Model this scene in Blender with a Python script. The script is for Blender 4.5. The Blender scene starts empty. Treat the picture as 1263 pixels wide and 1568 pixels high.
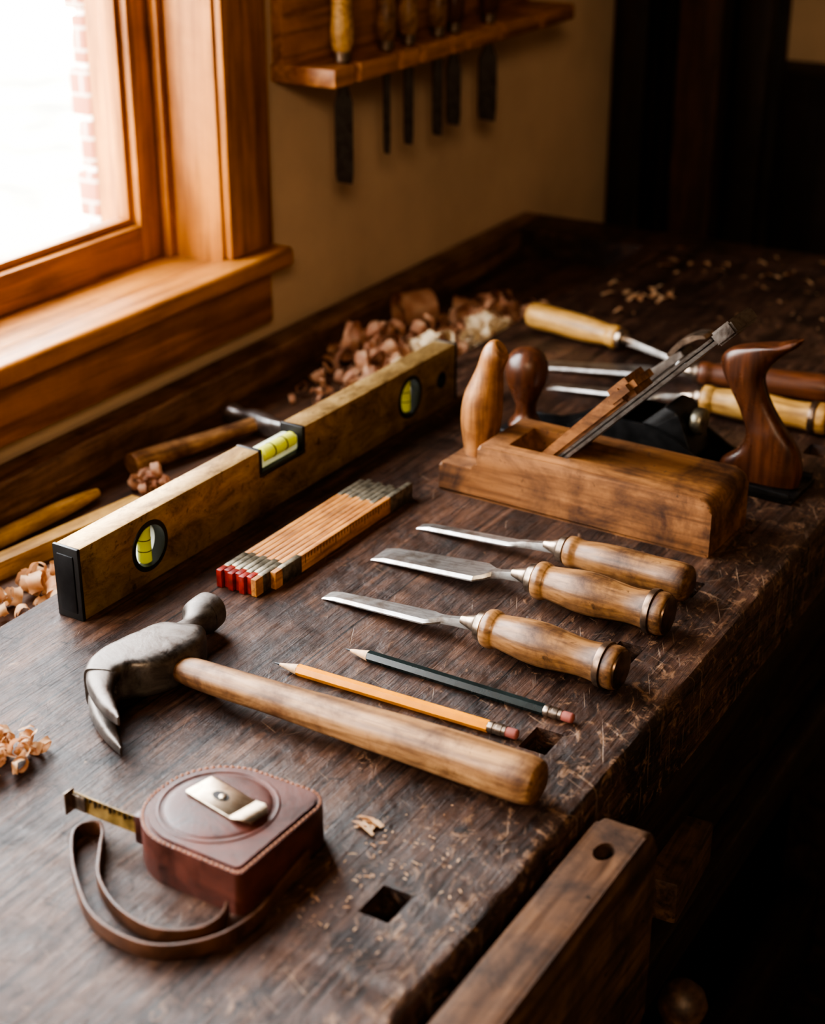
import bpy, bmesh, math, random
from mathutils import Vector, Matrix, noise
random.seed(7)
LIFT = 0.88   # bench top height above the floor; everything is modelled relative to the bench top
COL = bpy.context.scene.collection

# ------------------------------------------------------------------ materials
def new_mat(name):
    m = bpy.data.materials.new(name); m.use_nodes = True
    nt = m.node_tree
    return m, nt, nt.nodes["Principled BSDF"]
def N(nt, t, **kw):
    n = nt.nodes.new(t)
    for k, v in kw.items():
        if k in n.inputs: n.inputs[k].default_value = v
        else: setattr(n, k, v)
    return n
def ramp(nt, stops):
    r = nt.nodes.new("ShaderNodeValToRGB")
    e = r.color_ramp.elements
    while len(e) < len(stops): e.new(0.5)
    for i, (p, c) in enumerate(stops):
        e[i].position = p; e[i].color = (c[0], c[1], c[2], 1)
    return r
def coords(nt, scale=(1, 1, 1), rot=(0, 0, 0), loc=(0, 0, 0), tex=False):
    tc = nt.nodes.new("ShaderNodeTexCoord"); mp = nt.nodes.new("ShaderNodeMapping")
    if tex:
        mp.vector_type = 'TEXTURE'; scale = tuple(1.0/v for v in scale)
    mp.inputs["Scale"].default_value = scale; mp.inputs["Rotation"].default_value = rot
    mp.inputs["Location"].default_value = loc
    nt.links.new(tc.outputs["Object"], mp.inputs[0]); return mp
def noise_tex(nt, mp, scale, detail=6, rough=0.6, dist=0.0):
    n = nt.nodes.new("ShaderNodeTexNoise")
    n.inputs["Scale"].default_value = scale; n.inputs["Detail"].default_value = detail
    n.inputs["Roughness"].default_value = rough; n.inputs["Distortion"].default_value = dist
    nt.links.new(mp.outputs[0], n.inputs["Vector"]); return n
def mixc(nt, fac, a, b, mode='MIX'):
    m = nt.nodes.new("ShaderNodeMix"); m.data_type = 'RGBA'; m.blend_type = mode
    for sock, v in ((m.inputs[0], fac), (m.inputs[6], a), (m.inputs[7], b)):
        if isinstance(v, bpy.types.NodeSocket): nt.links.new(v, sock)
        elif isinstance(v, (int, float)): sock.default_value = v
        else: sock.default_value = (v[0], v[1], v[2], 1)
    return m.outputs[2]
def bump(nt, bsdf, h, strength=0.3, dist=0.001, prev=None):
    b = nt.nodes.new("ShaderNodeBump"); b.inputs["Strength"].default_value = strength
    b.inputs["Distance"].default_value = dist
    nt.links.new(h, b.inputs["Height"])
    if prev is not None: nt.links.new(prev.outputs[0], b.inputs["Normal"])
    nt.links.new(b.outputs[0], bsdf.inputs["Normal"]); return b

def wood(name, dark, light, axis='X', scale=1.0, rough=0.45, grime=0.5, spec=0.5, bumps=0.25, grimec=None, nicks=0.0):
    m, nt, b = new_mat(name)
    lo, hi = 3.0*scale, 42.0*scale
    sc = {'X': (lo, hi, hi), 'Y': (hi, lo, hi), 'Z': (hi, hi, lo)}[axis]
    g1 = noise_tex(nt, coords(nt, sc), 1.0, 5, 0.6, 0.9)
    sc2 = tuple(v*5 for v in sc)
    g2 = noise_tex(nt, coords(nt, sc2), 1.0, 3, 0.6, 0.3)
    r1 = ramp(nt, [(0.32, dark), (0.68, light)]); nt.links.new(g1.outputs[0], r1.inputs[0])
    r2 = ramp(nt, [(0.35, (0.45, 0.40, 0.36)), (0.56, (1, 1, 1))]); nt.links.new(g2.outputs[0], r2.inputs[0])
    c = mixc(nt, 0.8, r1.outputs[0], r2.outputs[0], 'MULTIPLY')
    bl = noise_tex(nt, coords(nt, (1, 1, 1)), 22*scale, 6, 0.68, 0.4)
    rb = ramp(nt, [(0.42, (1, 1, 1)), (0.68, grimec or (0.35, 0.25, 0.18))]); nt.links.new(bl.outputs[0], rb.inputs[0])
    c = mixc(nt, grime, c, rb.outputs[0], 'MULTIPLY')
    if nicks > 0:
        k = noise_tex(nt, coords(nt), 95, 6, 0.72, 0.8)
        rk = ramp(nt, [(0.62, (0, 0, 0)), (0.68, (nicks,)*3)]); nt.links.new(k.outputs[0], rk.inputs[0])
        c = mixc(nt, rk.outputs[0], c, tuple(v*0.22 for v in dark))
    nt.links.new(c, b.inputs["Base Color"])
    rr = nt.nodes.new("ShaderNodeMapRange"); rr.inputs[1].default_value = 0.35; rr.inputs[2].default_value = 0.65
    rr.inputs[3].default_value = rough-.04; rr.inputs[4].default_value = rough+.16
    nt.links.new(bl.outputs[0], rr.inputs[0]); nt.links.new(rr.outputs[0], b.inputs["Roughness"])
    b.inputs["Specular IOR Level"].default_value = spec
    b0 = bump(nt, b, bl.outputs[0], bumps*.7, 0.0015)
    bump(nt, b, g2.outputs[0], bumps, 0.0006, b0)
    return m

def plain(name, col, rough=0.5, metal=0.0, var=0.15, vs=40, bumps=0.1, spec=0.5):
    m, nt, b = new_mat(name)
    n = noise_tex(nt, coords(nt), vs, 5, 0.6)
    d = tuple(v*(1-var*1.6) for v in col); l = tuple(min(1, v*(1+var)) for v in col)
    r = ramp(nt, [(0.35, d), (0.65, l)]); nt.links.new(n.outputs[0], r.inputs[0])
    nt.links.new(r.outputs[0], b.inputs["Base Color"])
    b.inputs["Roughness"].default_value = rough; b.inputs["Metallic"].default_value = metal
    b.inputs["Specular IOR Level"].default_value = spec
    if bumps: bump(nt, b, n.outputs[0], bumps, 0.0005)
    return m

def brushed(name, col, axis='X', rough=0.32, var=0.3, metal=1.0, tarnish=(0.40, 0.31, 0.24)):
    m, nt, b = new_mat(name)
    s = {'X': (8, 500, 500), 'Y': (500, 8, 500)}[axis]
    n = noise_tex(nt, coords(nt, s), 1.0, 3, 0.6)
    k = noise_tex(nt, coords(nt), 60, 6, 0.72, 0.5)
    r = ramp(nt, [(0.35, tuple(v*(1-var) for v in col)), (0.65, col)]); nt.links.new(n.outputs[0], r.inputs[0])
    rk = ramp(nt, [(0.45, (1, 1, 1)), (0.68, tarnish)]); nt.links.new(k.outputs[0], rk.inputs[0])
    nt.links.new(mixc(nt, 0.75, r.outputs[0], rk.outputs[0], 'MULTIPLY'), b.inputs["Base Color"])
    b.inputs["Metallic"].default_value = metal; b.inputs["Roughness"].default_value = rough
    bump(nt, b, n.outputs[0], 0.12, 0.0003)
    return m

def forged(name, c1, c2):
    m, nt, b = new_mat(name)
    n = noise_tex(nt, coords(nt), 48, 7, 0.7, 0.4); k = noise_tex(nt, coords(nt), 260, 4, 0.7)
    r = ramp(nt, [(0.36, c1), (0.5, tuple((a+d)/2 for a, d in zip(c1, c2))), (0.66, c2)]); nt.links.new(n.outputs[0], r.inputs[0])
    nt.links.new(r.outputs[0], b.inputs["Base Color"]); b.inputs["Metallic"].default_value = .85
    rr = nt.nodes.new("ShaderNodeMapRange"); rr.inputs[1].default_value = 0.35; rr.inputs[2].default_value = 0.65
    rr.inputs[3].default_value = .36; rr.inputs[4].default_value = .58
    nt.links.new(n.outputs[0], rr.inputs[0]); nt.links.new(rr.outputs[0], b.inputs["Roughness"])
    b1 = bump(nt, b, n.outputs[0], 0.35, 0.0012); bump(nt, b, k.outputs[0], 0.3, 0.0004, b1)
    return m

def bench_material(name="worn_bench_wood"):
    m, nt, b = new_mat(name)
    g1 = noise_tex(nt, coords(nt, (30, 1.6, 30)), 1.0, 7, 0.66, 1.6)
    g2 = noise_tex(nt, coords(nt, (270, 15, 270)), 1.0, 5, 0.68, 0.4)
    r1 = ramp(nt, [(0.30, (0.027, 0.0125, 0.0085)), (0.50, (0.082, 0.039, 0.024)), (0.74, (0.185, 0.093, 0.054))])
    nt.links.new(g1.outputs[0], r1.inputs[0])
    r2 = ramp(nt, [(0.37, (0.16, 0.14, 0.14)), (0.54, (1, 1, 1))]); nt.links.new(g2.outputs[0], r2.inputs[0])
    c = mixc(nt, 0.8, r1.outputs[0], r2.outputs[0], 'MULTIPLY')
    st = noise_tex(nt, coords(nt, (7, 5, 7)), 1.9, 8, 0.72, 0.9)
    rs = ramp(nt, [(0.43, (1, 1, 1)), (0.60, (0.22, 0.21, 0.23))]); nt.links.new(st.outputs[0], rs.inputs[0])
    c = mixc(nt, 0.9, c, rs.outputs[0], 'MULTIPLY')
    bk = noise_tex(nt, coords(nt), 70, 7, 0.74, 0.9)
    rbk = ramp(nt, [(0.57, (1, 1, 1)), (0.66, (0.14, 0.12, 0.12))]); nt.links.new(bk.outputs[0], rbk.inputs[0])
    c = mixc(nt, 0.95, c, rbk.outputs[0], 'MULTIPLY')
    tc = nt.nodes.new("ShaderNodeTexCoord"); sp = nt.nodes.new("ShaderNodeSeparateXYZ")
    nt.links.new(tc.outputs["Object"], sp.inputs[0])
    mr = nt.nodes.new("ShaderNodeMapRange"); mr.inputs[1].default_value = -0.62; mr.inputs[2].default_value = -0.36
    mr.inputs[3].default_value = 0.0; mr.inputs[4].default_value = 1.0
    nt.links.new(sp.outputs[0], mr.inputs[0])
    ch = noise_tex(nt, coords(nt, (85, 50, 85), (0, 0, 0.5), tex=True), 1.0, 9, 0.78, 1.0)
    ad = N(nt, "ShaderNodeMath", operation='MULTIPLY_ADD'); nt.links.new(mr.outputs[0], ad.inputs[0])
    ad.inputs[1].default_value = 0.10; nt.links.new(ch.outputs[0], ad.inputs[2])
    rc = ramp(nt, [(0.63, (0, 0, 0)), (0.70, (0.85, 0.85, 0.85))]); nt.links.new(ad.outputs[0], rc.inputs[0])
    c = mixc(nt, rc.outputs[0], c, (0.24, 0.135, 0.078))
    hs = [rc.outputs[0]]
    for i, (ang, thr, sx) in enumerate(((0.45, 0.735, 420), (-0.7, 0.745, 480), (1.15, 0.735, 380), (2.5, 0.745, 450))):
        s = noise_tex(nt, coords(nt, (sx, 15+3*i, 15), (0, 0, ang), (i*.37, i*.1, 0), tex=True), 1.0, 1.5, 0.5, 0.3)
        a2 = N(nt, "ShaderNodeMath", operation='MULTIPLY_ADD'); nt.links.new(mr.outputs[0], a2.inputs[0])
        a2.inputs[1].default_value = 0.055; nt.links.new(s.outputs[0], a2.inputs[2])
        r = ramp(nt, [(thr, (0, 0, 0)), (thr+0.05, (0.55, 0.55, 0.55))]); nt.links.new(a2.outputs[0], r.inputs[0])
        c = mixc(nt, r.outputs[0], c, (0.25, 0.165, 0.11)); hs.append(r.outputs[0])
    for sx in (-0.475, -0.612, -0.742):
        su = N(nt, "ShaderNodeMath", operation='SUBTRACT'); nt.links.new(sp.outputs[0], su.inputs[0]); su.inputs[1].default_value = sx
        ab = N(nt, "ShaderNodeMath", operation='ABSOLUTE'); nt.links.new(su.outputs[0], ab.inputs[0])
        lt = N(nt, "ShaderNodeMath", operation='LESS_THAN'); nt.links.new(ab.outputs[0], lt.inputs[0]); lt.inputs[1].default_value = 0.0008
        c = mixc(nt, lt.outputs[0], c, (0.008, 0.005, 0.004))
    nt.links.new(c, b.inputs["Base Color"])
    rr = nt.nodes.new("ShaderNodeMapRange"); rr.inputs[1].default_value = 0.3; rr.inputs[2].default_value = 0.7
    rr.inputs[3].default_value = 0.30; rr.inputs[4].default_value = 0.56
    nt.links.new(bk.outputs[0], rr.inputs[0]); nt.links.new(rr.outputs[0], b.inputs["Roughness"])
    b.inputs["Specular IOR Level"].default_value = 0.55
    dn = noise_tex(nt, coords(nt, (34, 20, 34)), 1.0, 4, 0.55, 0.3)
    b0 = bump(nt, b, dn.outputs[0], 0.6, 0.0035)
    b1 = bump(nt, b, g2.outputs[0], 0.8, 0.0015, b0)
    b2 = bump(nt, b, ch.outputs[0], 0.5, 0.0016, b1)
    inv = N(nt, "ShaderNodeMath", operation='MULTIPLY'); nt.links.new(hs[1], inv.inputs[0]); inv.inputs[1].default_value = -1
    bump(nt, b, inv.outputs[0], 0.5, 0.0008, b2)
    return m

def glossy_leather(name, col, rough=0.4):
    m, nt, b = new_mat(name)
    n = noise_tex(nt, coords(nt), 30, 8, 0.72, 0.5)
    r = ramp(nt, [(0.34, tuple(v*0.3 for v in col)), (0.5, col), (0.68, tuple(v*1.7 for v in col))]); nt.links.new(n.outputs[0], r.inputs[0])
    nt.links.new(r.outputs[0], b.inputs["Base Color"])
    rr = nt.nodes.new("ShaderNodeMapRange"); rr.inputs[1].default_value = 0.35; rr.inputs[2].default_value = 0.65
    rr.inputs[3].default_value = rough-.06; rr.inputs[4].default_value = rough+.14
    nt.links.new(n.outputs[0], rr.inputs[0]); nt.links.new(rr.outputs[0], b.inputs["Roughness"])
    v = nt.nodes.new("ShaderNodeTexVoronoi"); v.inputs["Scale"].default_value = 800
    nt.links.new(coords(nt).outputs[0], v.inputs["Vector"])
    b1 = bump(nt, b, v.outputs[0], 0.2, 0.0005)
    bump(nt, b, n.outputs[0], 0.35, 0.0014, b1)
    return m

def translucent(name, col, t=0.7, rough=0.2):
    m, nt, b = new_mat(name)
    b.inputs["Base Color"].default_value = (*col, 1); b.inputs["Roughness"].default_value = rough
    tr = nt.nodes.new("ShaderNodeBsdfTranslucent"); tr.inputs[0].default_value = (*col, 1)
    mx = nt.nodes.new("ShaderNodeMixShader"); mx.inputs[0].default_value = t
    nt.links.new(b.outputs[0], mx.inputs[1]); nt.links.new(tr.outputs[0], mx.inputs[2])
    nt.links.new(mx.outputs[0], nt.nodes["Material Output"].inputs[0])
    return m
def shaving_mat(name, c1, c2):
    m = translucent(name, c1, 0.35, 0.6); nt = m.node_tree; b = nt.nodes["Principled BSDF"]
    n = noise_tex(nt, coords(nt, (1, 1, 1)), 60, 4, 0.6)
    r = ramp(nt, [(0.4, c1), (0.62, c2)]); nt.links.new(n.outputs[0], r.inputs[0])
    nt.links.new(r.outputs[0], b.inputs["Base Color"]); return m

M = {}
M['bench'] = bench_material()
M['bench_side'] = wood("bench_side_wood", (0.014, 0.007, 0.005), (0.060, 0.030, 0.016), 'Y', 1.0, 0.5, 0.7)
M['rail'] = wood("tray_rail_wood", (0.10, 0.048, 0.028), (0.32, 0.175, 0.10), 'Y', 0.9, 0.40, 0.75, nicks=.8)
M['tray'] = wood("tray_wood", (0.05, 0.024, 0.014), (0.17, 0.085, 0.045), 'Y', 1.0, 0.6, 0.7)
M['jaw'] = wood("vise_jaw_wood", (0.060, 0.029, 0.017), (0.22, 0.12, 0.068), 'Y', 1.0, 0.46, 0.9, grimec=(0.14, 0.11, 0.1), nicks=.9)
M['trimY'] = wood("pine_trim_wood", (0.32, 0.115, 0.024), (0.60, 0.255, 0.062), 'Y', 0.35, 0.35, 0.40)
M['trimZ'] = wood("pine_trim_wood_upright", (0.32, 0.115, 0.024), (0.60, 0.255, 0.062), 'Z', 0.35, 0.35, 0.40)
M['rack'] = wood("rack_wood", (0.32, 0.125, 0.040), (0.56, 0.260, 0.090), 'Y', 0.6, 0.45, 0.5)
M['ash'] = wood("handle_ash_wood", (0.25, 0.118, 0.047), (0.50, 0.285, 0.130), 'X', 1.2, 0.40, 0.9, grimec=(0.22, 0.14, 0.10), nicks=.65)
M['chisel_handle'] = wood("chisel_handle_wood", (0.16, 0.072, 0.026), (0.40, 0.210, 0.085), 'X', 1.5, 0.36, 0.95, grimec=(0.16, 0.10, 0.07), nicks=.8)
M['yellow_handle'] = wood("boxwood_handle", (0.42, 0.225, 0.060), (0.62, 0.37, 0.12), 'X', 1.0, 0.42, 0.6, nicks=.4)
M['red_handle'] = wood("rosewood_handle", (0.08, 0.026, 0.011), (0.22, 0.075, 0.027), 'X', 1.5, 0.38, 0.5)
M['plane'] = wood("beech_plane_wood", (0.165, 0.068, 0.023), (0.34, 0.155, 0.058), 'X', 0.8, 0.46, 0.95, grimec=(0.17, 0.12, 0.09), nicks=.85, bumps=.35)
M['horn'] = wood("beech_horn_wood", (0.23, 0.098, 0.031), (0.41, 0.190, 0.068), 'Z', 1.0, 0.36, 0.7, nicks=.5)
M['rosewood'] = wood("rosewood_tote", (0.05, 0.017, 0.008), (0.15, 0.052, 0.021), 'Z', 1.3, 0.27, 0.5)
M['rulewood'] = wood("rule_wood", (0.46, 0.185, 0.043), (0.66, 0.31, 0.088), 'Y', 1.5, 0.48, 0.65, nicks=.6)
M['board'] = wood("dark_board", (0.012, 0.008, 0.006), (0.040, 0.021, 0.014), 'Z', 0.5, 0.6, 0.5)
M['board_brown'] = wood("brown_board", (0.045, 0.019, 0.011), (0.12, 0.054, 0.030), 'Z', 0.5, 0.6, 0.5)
M['wall'] = plain("wall_plaster", (0.56, 0.395, 0.260), 0.85, 0, 0.07, 6, 0.15)
M['ceil'] = plain("ceiling_paint", (0.22, 0.17, 0.11), 0.9, 0, 0.05, 5, 0.05)
M['floor'] = wood("floor_boards", (0.02, 0.011, 0.007), (0.06, 0.032, 0.018), 'Y', 0.3, 0.7, 0.6)
def brass_level():
    m, nt, b = new_mat("aged_brass")
    n = noise_tex(nt, coords(nt, (1, 2, 2)), 24, 7, 0.72, 0.6)
    r = ramp(nt, [(0.34, (0.15, 0.086, 0.034)), (0.52, (0.35, 0.218, 0.086)), (0.7, (0.50, 0.345, 0.155))])
    nt.links.new(n.outputs[0], r.inputs[0])
    k = noise_tex(nt, coords(nt), 90, 6, 0.74, 0.3)
    rk = ramp(nt, [(0.56, (1, 1, 1)), (0.69, (0.20, 0.14, 0.10))]); nt.links.new(k.outputs[0], rk.inputs[0])
    nt.links.new(mixc(nt, 0.9, r.outputs[0], rk.outputs[0], 'MULTIPLY'), b.inputs["Base Color"])
    b.inputs["Metallic"].default_value = 0.6; b.inputs["Roughness"].default_value = 0.45
    bump(nt, b, k.outputs[0], 0.14, 0.0005); return m
M['brass'] = brass_level()
M['steel'] = brushed("chisel_steel", (0.50, 0.48, 0.455), 'X', 0.40, 0.35)
M['old_steel'] = brushed("tarnished_steel", (0.22, 0.20, 0.18), 'X', 0.42, 0.3)
M['dark_steel'] = forged("forged_steel", (0.070, 0.054, 0.044), (0.22, 0.195, 0.175))
M['iron'] = plain("black_iron", (0.018, 0.017, 0.017), 0.42, 0.4, 0.3, 70, 0.1)
M['bolster'] = plain("bolster_metal", (0.30, 0.23, 0.175), 0.36, 0.95, 0.35, 80, 0.1)
M['hoop'] = plain("handle_hoop_metal", (0.15, 0.095, 0.062), 0.34, 0.85, 0.3, 90, 0.1)
M['black'] = plain("black_plastic", (0.013, 0.012, 0.011), 0.4, 0, 0.2, 50, 0.05)
M['vialglass'] = translucent("vial_window", (0.78, 0.80, 0.66), 0.5)
M['vial'] = translucent("vial_liquid", (0.80, 0.80, 0.16), 0.45)
M['leather'] = glossy_leather("oxblood_leather", (0.078, 0.023, 0.015), .42)
M['strap'] = glossy_leather("brown_strap_leather", (0.075, 0.031, 0.015))
M['thread'] = plain("stitch_thread", (0.42, 0.20, 0.12), 0.8, 0, 0.1)
M['clip'] = brushed("nickel_clip", (0.46, 0.38, 0.28), 'X', 0.28, 0.2)
M['tape'] = plain("tape_blade", (0.26, 0.165, 0.055), 0.4, 0.4, 0.3, 120, 0.05)
M['ink'] = plain("ink_black", (0.02, 0.015, 0.01), 0.6, 0, 0.1)
M['pencil_y'] = plain("yellow_pencil_paint", (0.80, 0.30, 0.012), 0.3, 0, 0.08, 60, 0.02)
M['pencil_g'] = plain("dark_green_pencil_paint", (0.010, 0.018, 0.018), 0.25, 0, 0.2, 60, 0.02)
M['pencil_wood'] = plain("pencil_wood", (0.60, 0.38, 0.21), 0.6, 0, 0.12, 200, 0.05)
M['lead'] = plain("graphite", (0.03, 0.03, 0.03), 0.4, 0.3, 0.1)
M['eraser'] = plain("eraser_rubber", (0.32, 0.10, 0.08), 0.7, 0, 0.15)
M['red'] = plain("red_paint", (0.24, 0.018, 0.010), 0.45, 0, 0.3, 150, 0.05)
M['hinge'] = plain("hinge_metal", (0.26, 0.23, 0.17), 0.4, 0.85, 0.3, 150, 0.1)
M['shav'] = shaving_mat("shaving_pale", (0.58, 0.31, 0.16), (0.70, 0.47, 0.28))
M['shav_r'] = shaving_mat("shaving_reddish", (0.46, 0.22, 0.13), (0.68, 0.42, 0.27))
M['shav_y'] = shaving_mat("shaving_cream", (0.80, 0.64, 0.42), (0.86, 0.74, 0.54))
M['white'] = plain("white_paint", (0.90, 0.90, 0.88), 0.6, 0, 0.03)
M['ground'] = plain("outdoor_ground", (0.40, 0.35, 0.27), 0.9, 0, 0.35, 3)
def brick():
    m, nt, b = new_mat("brick_outdoor")
    t = nt.nodes.new("ShaderNodeTexBrick"); t.inputs["Scale"].default_value = 9
    t.inputs[1].default_value = (0.36, 0.15, 0.10, 1); t.inputs[2].default_value = (0.30, 0.12, 0.08, 1); t.inputs[3].default_value = (0.5, 0.45, 0.4, 1)
    mp = coords(nt, (1, 1, 1), (math.radians(90), 0, 0)); nt.links.new(mp.outputs[0], t.inputs[0])
    nt.links.new(t.outputs[0], b.inputs["Base Color"]); b.inputs["Roughness"].default_value = 0.9; return m
M['brick'] = brick()
def glass():
    m, nt, b = new_mat("window_glass")
    tr = nt.nodes.new("ShaderNodeBsdfTransparent"); gl = nt.nodes.new("ShaderNodeBsdfGlossy"); gl.inputs["Roughness"].default_value = 0.02
    mx = nt.nodes.new("ShaderNodeMixShader"); mx.inputs[0].default_value = 0.05
    nt.links.new(tr.outputs[0], mx.inputs[1]); nt.links.new(gl.outputs[0], mx.inputs[2])
    nt.links.new(mx.outputs[0], nt.nodes["Material Output"].inputs[0]); return m
M['glass'] = glass()

# ------------------------------------------------------------------ geometry helpers
def empty(name, loc=(0, 0, 0), rz=0.0):
    e = bpy.data.objects.new(name, None); e.empty_display_size = 0.05
    e.location = loc; e.rotation_euler = (0, 0, math.radians(rz)); COL.objects.link(e); return e
def finish(name, bm, mat, parent=None, angle=35, recalc=True):
    if recalc: bmesh.ops.recalc_face_normals(bm, faces=bm.faces)
    me = bpy.data.meshes.new(name); bm.to_mesh(me); bm.free()
    for p in me.polygons: p.use_smooth = True
    me.set_sharp_from_angle(angle=math.radians(angle))
    me.materials.append(M[mat] if isinstance(mat, str) else mat)
    o = bpy.data.objects.new(name, me); COL.objects.link(o)
    if parent: o.parent = parent
    return o
def add_box(bm, lo, hi, bev=0.0, seg=2, mtx=None):
    r = bmesh.ops.create_cube(bm, size=1.0); vs = r['verts']
    for v in vs:
        v.co = Vector([lo[i] + (v.co[i]+0.5)*(hi[i]-lo[i]) for i in range(3)])
    if bev > 0:
        es = list({e for v in vs for e in v.link_edges})
        rr = bmesh.ops.bevel(bm, geom=es, offset=bev, segments=seg, affect='EDGES', profile=0.5)
        vs = list({v for f in rr['faces'] for v in f.verts} | {v for v in vs if v.is_valid})
    if mtx is not None:
        bmesh.ops.transform(bm, matrix=mtx, verts=vs)
    return vs
def box(name, lo, hi, mat, parent=None, bev=0.002, seg=2, mtx=None):
    bm = bmesh.new(); add_box(bm, lo, hi, bev, seg, mtx); return finish(name, bm, mat, parent)
def add_rings(bm, rings, cap=True):
    vr = [[bm.verts.new(p) for p in r] for r in rings]
    n = len(rings[0])
    for a, b in zip(vr[:-1], vr[1:]):
        for i in range(n):
            bm.faces.new((a[i], a[(i+1) % n], b[(i+1) % n], b[i]))
    if cap:
        bm.faces.new(list(reversed(vr[0]))); bm.faces.new(vr[-1])
def add_lathe(bm, prof, axis='X', c=(0, 0, 0), seg=32, sy=1, sz=1, cap=True):
    rings = []
    for (t, r) in prof:
        ring = []
        for i in range(seg):
            a = 2*math.pi*i/seg; u, v = max(r, 1e-5)*math.cos(a)*sy, max(r, 1e-5)*math.sin(a)*sz
            p = {'X': (t, u, v), 'Y': (u, t, v), 'Z': (u, v, t)}[axis]
            ring.append(Vector(p)+Vector(c))
        rings.append(ring)
    add_rings(bm, rings, cap)
def lathe(name, prof, mat, parent=None, axis='X', c=(0, 0, 0), seg=32, sy=1, sz=1, angle=40, cap=True):
    bm = bmesh.new(); add_lathe(bm, prof, axis, c, seg, sy, sz, cap); return finish(name, bm, mat, parent, angle)
def cr(pts, n=6):
    out = []; P = [pts[0]]+list(pts)+[pts[-1]]
    for i in range(1, len(P)-2):
        p0, p1, p2, p3 = P[i-1], P[i], P[i+1], P[i+2]
        for k in range(n):
            t = k/n
            out.append(tuple(0.5*((2*b)+(-a+c)*t+(2*a-5*b+4*c-d)*t*t+(-a+3*b-3*c+d)*t**3) for a, b, c, d in zip(p0, p1, p2, p3)))
    out.append(tuple(pts[-1])); return out
def add_sweep(bm, st, up=(0, 0, 1), seg=24, power=2.0, closed=False):
    rings = []; n = len(st); up = Vector(up)
    for i, s in enumerate(st):
        p = Vector(s[:3])
        if closed: a, b = Vector(st[(i-1) % n][:3]), Vector(st[(i+1) % n][:3])
        else: a, b = Vector(st[max(i-1, 0)][:3]), Vector(st[min(i+1, n-1)][:3])
        t = (b-a).normalized(); side = t.cross(up).normalized(); nu = side.cross(t).normalized()
        ring = []
        for k in range(seg):
            an = 2*math.pi*k/seg; ca, sa = math.cos(an), math.sin(an)
            e = 2.0/power
            u = math.copysign(abs(ca)**e, ca)*s[3]; v = math.copysign(abs(sa)**e, sa)*s[4]
            ring.append(p+side*u+nu*v)
        rings.append(ring)
    if closed: rings.append(rings[0])
    add_rings(bm, rings, not closed)
    if closed: bmesh.ops.remove_doubles(bm, verts=bm.verts, dist=1e-6)
def sweep(name, st, mat, parent=None, up=(0, 0, 1), seg=24, power=2.0, angle=40):
    bm = bmesh.new(); add_sweep(bm, st, up, seg, power); return finish(name, bm, mat, parent, angle)
def add_prism(bm, pts, lo, hi, plane='XY', bev=0.0, seg=2):
    def mk(p, h):
        return {'XY': (p[0], p[1], h), 'XZ': (p[0], h, p[1]), 'YZ': (h, p[0], p[1])}[plane]
    a = [bm.verts.new(mk(p, lo)) for p in pts]; b = [bm.verts.new(mk(p, hi)) for p in pts]
    n = len(pts)
    fs = [bm.faces.new(list(reversed(a))), bm.faces.new(b)]
    for i in range(n): fs.append(bm.faces.new((a[i], a[(i+1) % n], b[(i+1) % n], b[i])))
    if bev > 0:
        es = list(fs[0].edges)+list(fs[1].edges)
        bmesh.ops.bevel(bm, geom=es, offset=bev, segments=seg, affect='EDGES', profile=0.5)
def prism(name, pts, lo, hi, mat, parent=None, plane='XY', bev=0.0, seg=2, angle=35):
    bm = bmesh.new(); add_prism(bm, pts, lo, hi, plane, bev, seg); return finish(name, bm, mat, parent, angle)
def rounded(pts, rad, n=6):
    out = []; m = len(pts)
    for i in range(m):
        p = Vector(pts[i]); a = Vector(pts[i-1]); b = Vector(pts[(i+1) % m])
        r = rad[i] if isinstance(rad, (list, tuple)) else rad
        if r <= 0: out.append(tuple(p)); continue
        da, db = (a-p).normalized(), (b-p).normalized()
        s, e = p+da*r, p+db*r
        w0 = math.sqrt(.5)
        for k in range(n+1):
            t = k/n; d_ = (1-t)**2+2*w0*t*(1-t)+t*t
            out.append(tuple((s*(1-t)**2 + p*2*w0*t*(1-t) + e*t*t)/d_))
    return out
def cut(obj, cutters):
    for c in cutters:
        md = obj.modifiers.new("b", 'BOOLEAN'); md.object = c; md.operation = 'DIFFERENCE'; md.solver = 'EXACT'
    bpy.context.view_layer.update()
    dg = bpy.context.evaluated_depsgraph_get()
    me = bpy.data.meshes.new_from_object(obj.evaluated_get(dg))
    obj.modifiers.clear(); obj.data = me
    for p in me.polygons: p.use_smooth = True
    me.set_sharp_from_angle(angle=math.radians(30))
    for c in cutters: bpy.data.objects.remove(c, do_unlink=True)

# ------------------------------------------------------------------ room
WX = -1.085; RX = 2.6; Y0 = -1.8; Y1 = 2.75; FZ = -LIFT; CZ = 1.75
WY0, WY1, WZ0, WZ1 = -0.25, 1.41, 0.09, 1.15     # window opening
WT = 0.16
bm = bmesh.new()
for lo, hi in (((WX-WT, Y0-.1, FZ), (WX, Y1+.1, WZ0)), ((WX-WT, Y0-.1, WZ1), (WX, Y1+.1, CZ)),
               ((WX-WT, Y0-.1, WZ0), (WX, WY0, WZ1)), ((WX-WT, WY1, WZ0), (WX, Y1+.1, WZ1))):
    add_box(bm, lo, hi)
finish("wall_left", bm, 'wall')
box("wall_back", (WX, Y1, FZ), (RX, Y1+.1, CZ), 'wall', bev=0)
box("wall_right", (RX, Y0-.1, FZ), (RX+.1, Y1+.1, CZ), 'ceil', bev=0)
box("wall_front", (WX, Y0-.1, FZ), (RX, Y0, CZ), 'ceil', bev=0)
box("floor", (WX-WT, Y0-.1, FZ-.1), (RX+.1, Y1+.1, FZ), 'floor', bev=0)
box("ceiling", (WX-WT, Y0-.1, CZ), (RX+.1, Y1+.1, CZ+.1), 'ceil', bev=0)

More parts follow.
